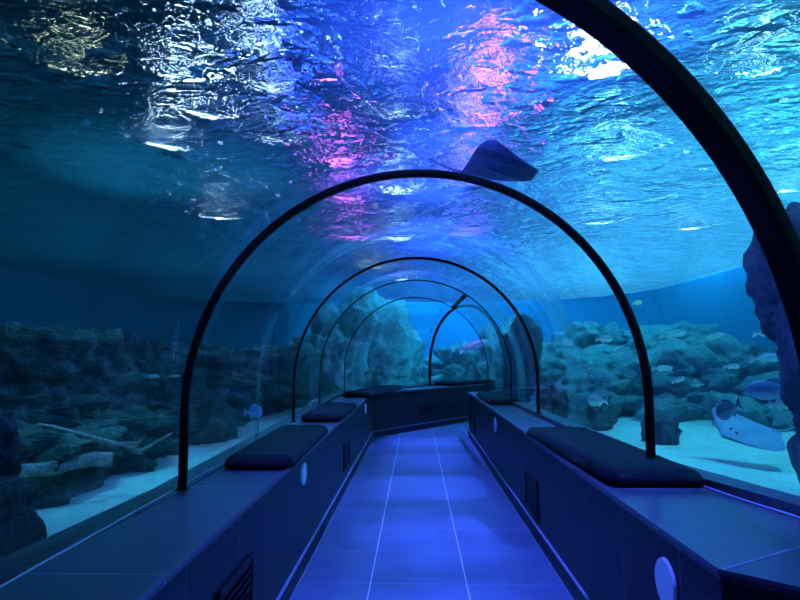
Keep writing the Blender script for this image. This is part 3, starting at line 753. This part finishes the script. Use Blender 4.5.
def fish(px, py, y, length_px, kind, h, label, heading=1, pitch=0, yaw=0, thick=.16, cat='fish'):
    """heading 1: nose to the right in the photo"""
    key = (kind, h, thick)
    if key not in _fc:
        _fc[key] = []
        for nm, V, Fc, mt in fish_parts(kind, h, thick):
            me = bpy.data.meshes.new(nm); me.from_pydata(V, [], Fc); me.update(); me.materials.append(mt)
            b = bmesh.new(); b.from_mesh(me); bmesh.ops.recalc_face_normals(b, faces=b.faces); b.to_mesh(me); b.free()
            for p in me.polygons: p.use_smooth = nm in ('body', 'eye')
            _fc[key].append((nm, me))
    p = at(px, py, y); Lm = length_px*y/600
    root = empty('fish', p); root.scale = (Lm,)*3
    base = 0 if heading > 0 else PI
    root.rotation_euler = (0, -math.radians(pitch) if heading > 0 else -math.radians(pitch), base+math.radians(yaw))
    for nm, me in _fc[key]:
        o = bpy.data.objects.new(nm, me); COL.objects.link(o); o.parent = root
    tag(root, label, cat); return root
fish(253, 412, 5.4, 19, 'blue', .72, 'round light blue fish above the sand beyond the left arch leg', 1, 0, 0, .14)
fish(152, 376.5, 5.6, 15, 'silver', .26, 'small bright silver fish left of the black arch leg', 1)
fish(174, 376, 5.7, 13, 'silver', .22, 'small pale fish touching the left edge of the black arch leg', 1)
fish(473, 346, 12.6, 31, 'pink', .26, 'pink and white fish swimming above the far bench', 1, 18)
fish(604, 339, 8.0, 17, 'silver', .42, 'pale oval fish between the two arches right of the tunnel', 1)
fish(565, 342.5, 6.8, 17, 'silver', .42, 'pale fish close behind the right side of the vault joint', 1, -8)
fish(567, 355, 6.6, 10, 'silver', .62, 'tiny round pale fish just below another at the vault joint', 1)
fish(598, 401, 8.2, 20, 'silver', .55, 'pale deep bodied fish hovering over the dark craggy rock', -1)
fish(662, 368.5, 7.0, 21, 'silver', .27, 'slim silver fish just right of the black arch rib', 1, 0)
fish(637, 303, 7.5, 10, 'yellow', .45, 'tiny yellow green fish high beside the black arch rib', 1, 10)
fish(672, 334, 8.5, 28, 'silver', .28, 'long dim silver fish in open water above the boulders', 1, 8)
fish(712, 337, 8.5, 26, 'silver', .22, 'thin dim fish above the boulder heap, pointing up right', 1, 14)
fish(765, 333, 7.5, 26, 'silver', .24, 'thin silver fish high up near the granite column', 1, 6)
fish(767, 358, 5.5, 36, 'silver', .24, 'bright silver fish with its head behind the granite column', 1, 3)
fish(731, 366.5, 7.5, 17, 'silver', .3, 'small pale fish in the dark water above the big blue fish', 1)
fish(775, 391, 4.6, 60, 'slate', .33, 'large blue grey fish facing left beside the granite column', -1, 4, 8)
fish(783, 404, 4.7, 30, 'silver', .36, 'pale fish under the belly of the large blue grey fish', 1)
fish(729, 409, 5.4, 27, 'dark', .68, 'dark round bodied fish above the pale ray', -1, -25)
fish(678, 380, 9, 14, 'silver', .35, 'small pale fish low over the boulders', 1, 20)
fish(697, 384, 9, 13, 'silver', .5, 'small stubby pale fish in front of the boulders', -1)
fish(621, 351, 9.5, 20, 'silver', .25, 'faint slim fish left of the black arch rib', 1, 12)

def ray(name, loc, rot, sc, mat, label, tail=1.2, tup=.1):
    """flat diamond bodied ray: x along the body (nose +x), y across the wings"""
    root = empty(name, loc); root.rotation_euler = rot; root.scale = (sc,)*3
    n = 20; V = []; Fc = []
    nx = 16
    for i in range(nx+1):
        s = i/nx; x = .45-.9*s
        half = .72*(math.sin(PI*min(1, s**.62*.98+.01)))**1.25+.02
        for j in range(n+1):
            v = (j/n)*2-1; yv = v*half; xx = x-.10*abs(v)**2
            th = .085*(1-abs(v)**1.2)*math.sin(PI*min(.98, s*.9+.06)); z = .10*abs(yv)**1.7*2.0
            V.append((xx, yv, z+th)); 
    off = len(V)
    for i in range(nx+1):
        s = i/nx; x = .45-.9*s
        half = .72*(math.sin(PI*min(1, s**.62*.98+.01)))**1.25+.02
        for j in range(n+1):
            v = (j/n)*2-1; yv = v*half; xx = x-.10*abs(v)**2
            th = .04*(1-abs(v)**1.2)*math.sin(PI*min(.98, s*.9+.06)); z = .10*abs(yv)**1.7*2.0
            V.append((xx, yv, z-th-.004))
    for i in range(nx):
        for j in range(n):
            a = i*(n+1)+j; Fc.append((a, a+1, a+n+2, a+n+1)); b = a+off; Fc.append((b+n+1, b+n+2, b+1, b))
    for i in range(nx):
        for j in (0, n):
            a = i*(n+1)+j; Fc.append((a, a+n+1, a+n+1+off, a+off))
    for j in range(n):
        for i in (0, nx):
            a = i*(n+1)+j; Fc.append((a, a+1, a+1+off, a+off))
    o = fix_normals(mesh('body', V, Fc, mat, root, smooth=True))
    pts = [(-.40-tail*k/8, .03*math.sin(k*.7), tup*(k/8)**1.5) for k in range(9)]
    tube('tail', pts, [.022*(1-k/9)+.003 for k in range(9)], mat, root, 6)
    for sg in (-1, 1):
        bm = bmesh.new(); bmesh.ops.create_uvsphere(bm, u_segments=8, v_segments=6, radius=.022)
        V = [(v.co.x+.25, v.co.y+sg*.07, v.co.z+.075) for v in bm.verts]; Fc = [tuple(v.index for v in f.verts) for f in bm.faces]; bm.free()
        mesh('eye', V, Fc, M['eye'], root, smooth=True)
    tag(root, label, 'ray'); return root
ray('stingray', at(748, 434, 5.8), (math.radians(-20), math.radians(4), math.radians(188)), .60, M['ray'], 'pale blue grey ray gliding just over the sand at right', .7, .1)
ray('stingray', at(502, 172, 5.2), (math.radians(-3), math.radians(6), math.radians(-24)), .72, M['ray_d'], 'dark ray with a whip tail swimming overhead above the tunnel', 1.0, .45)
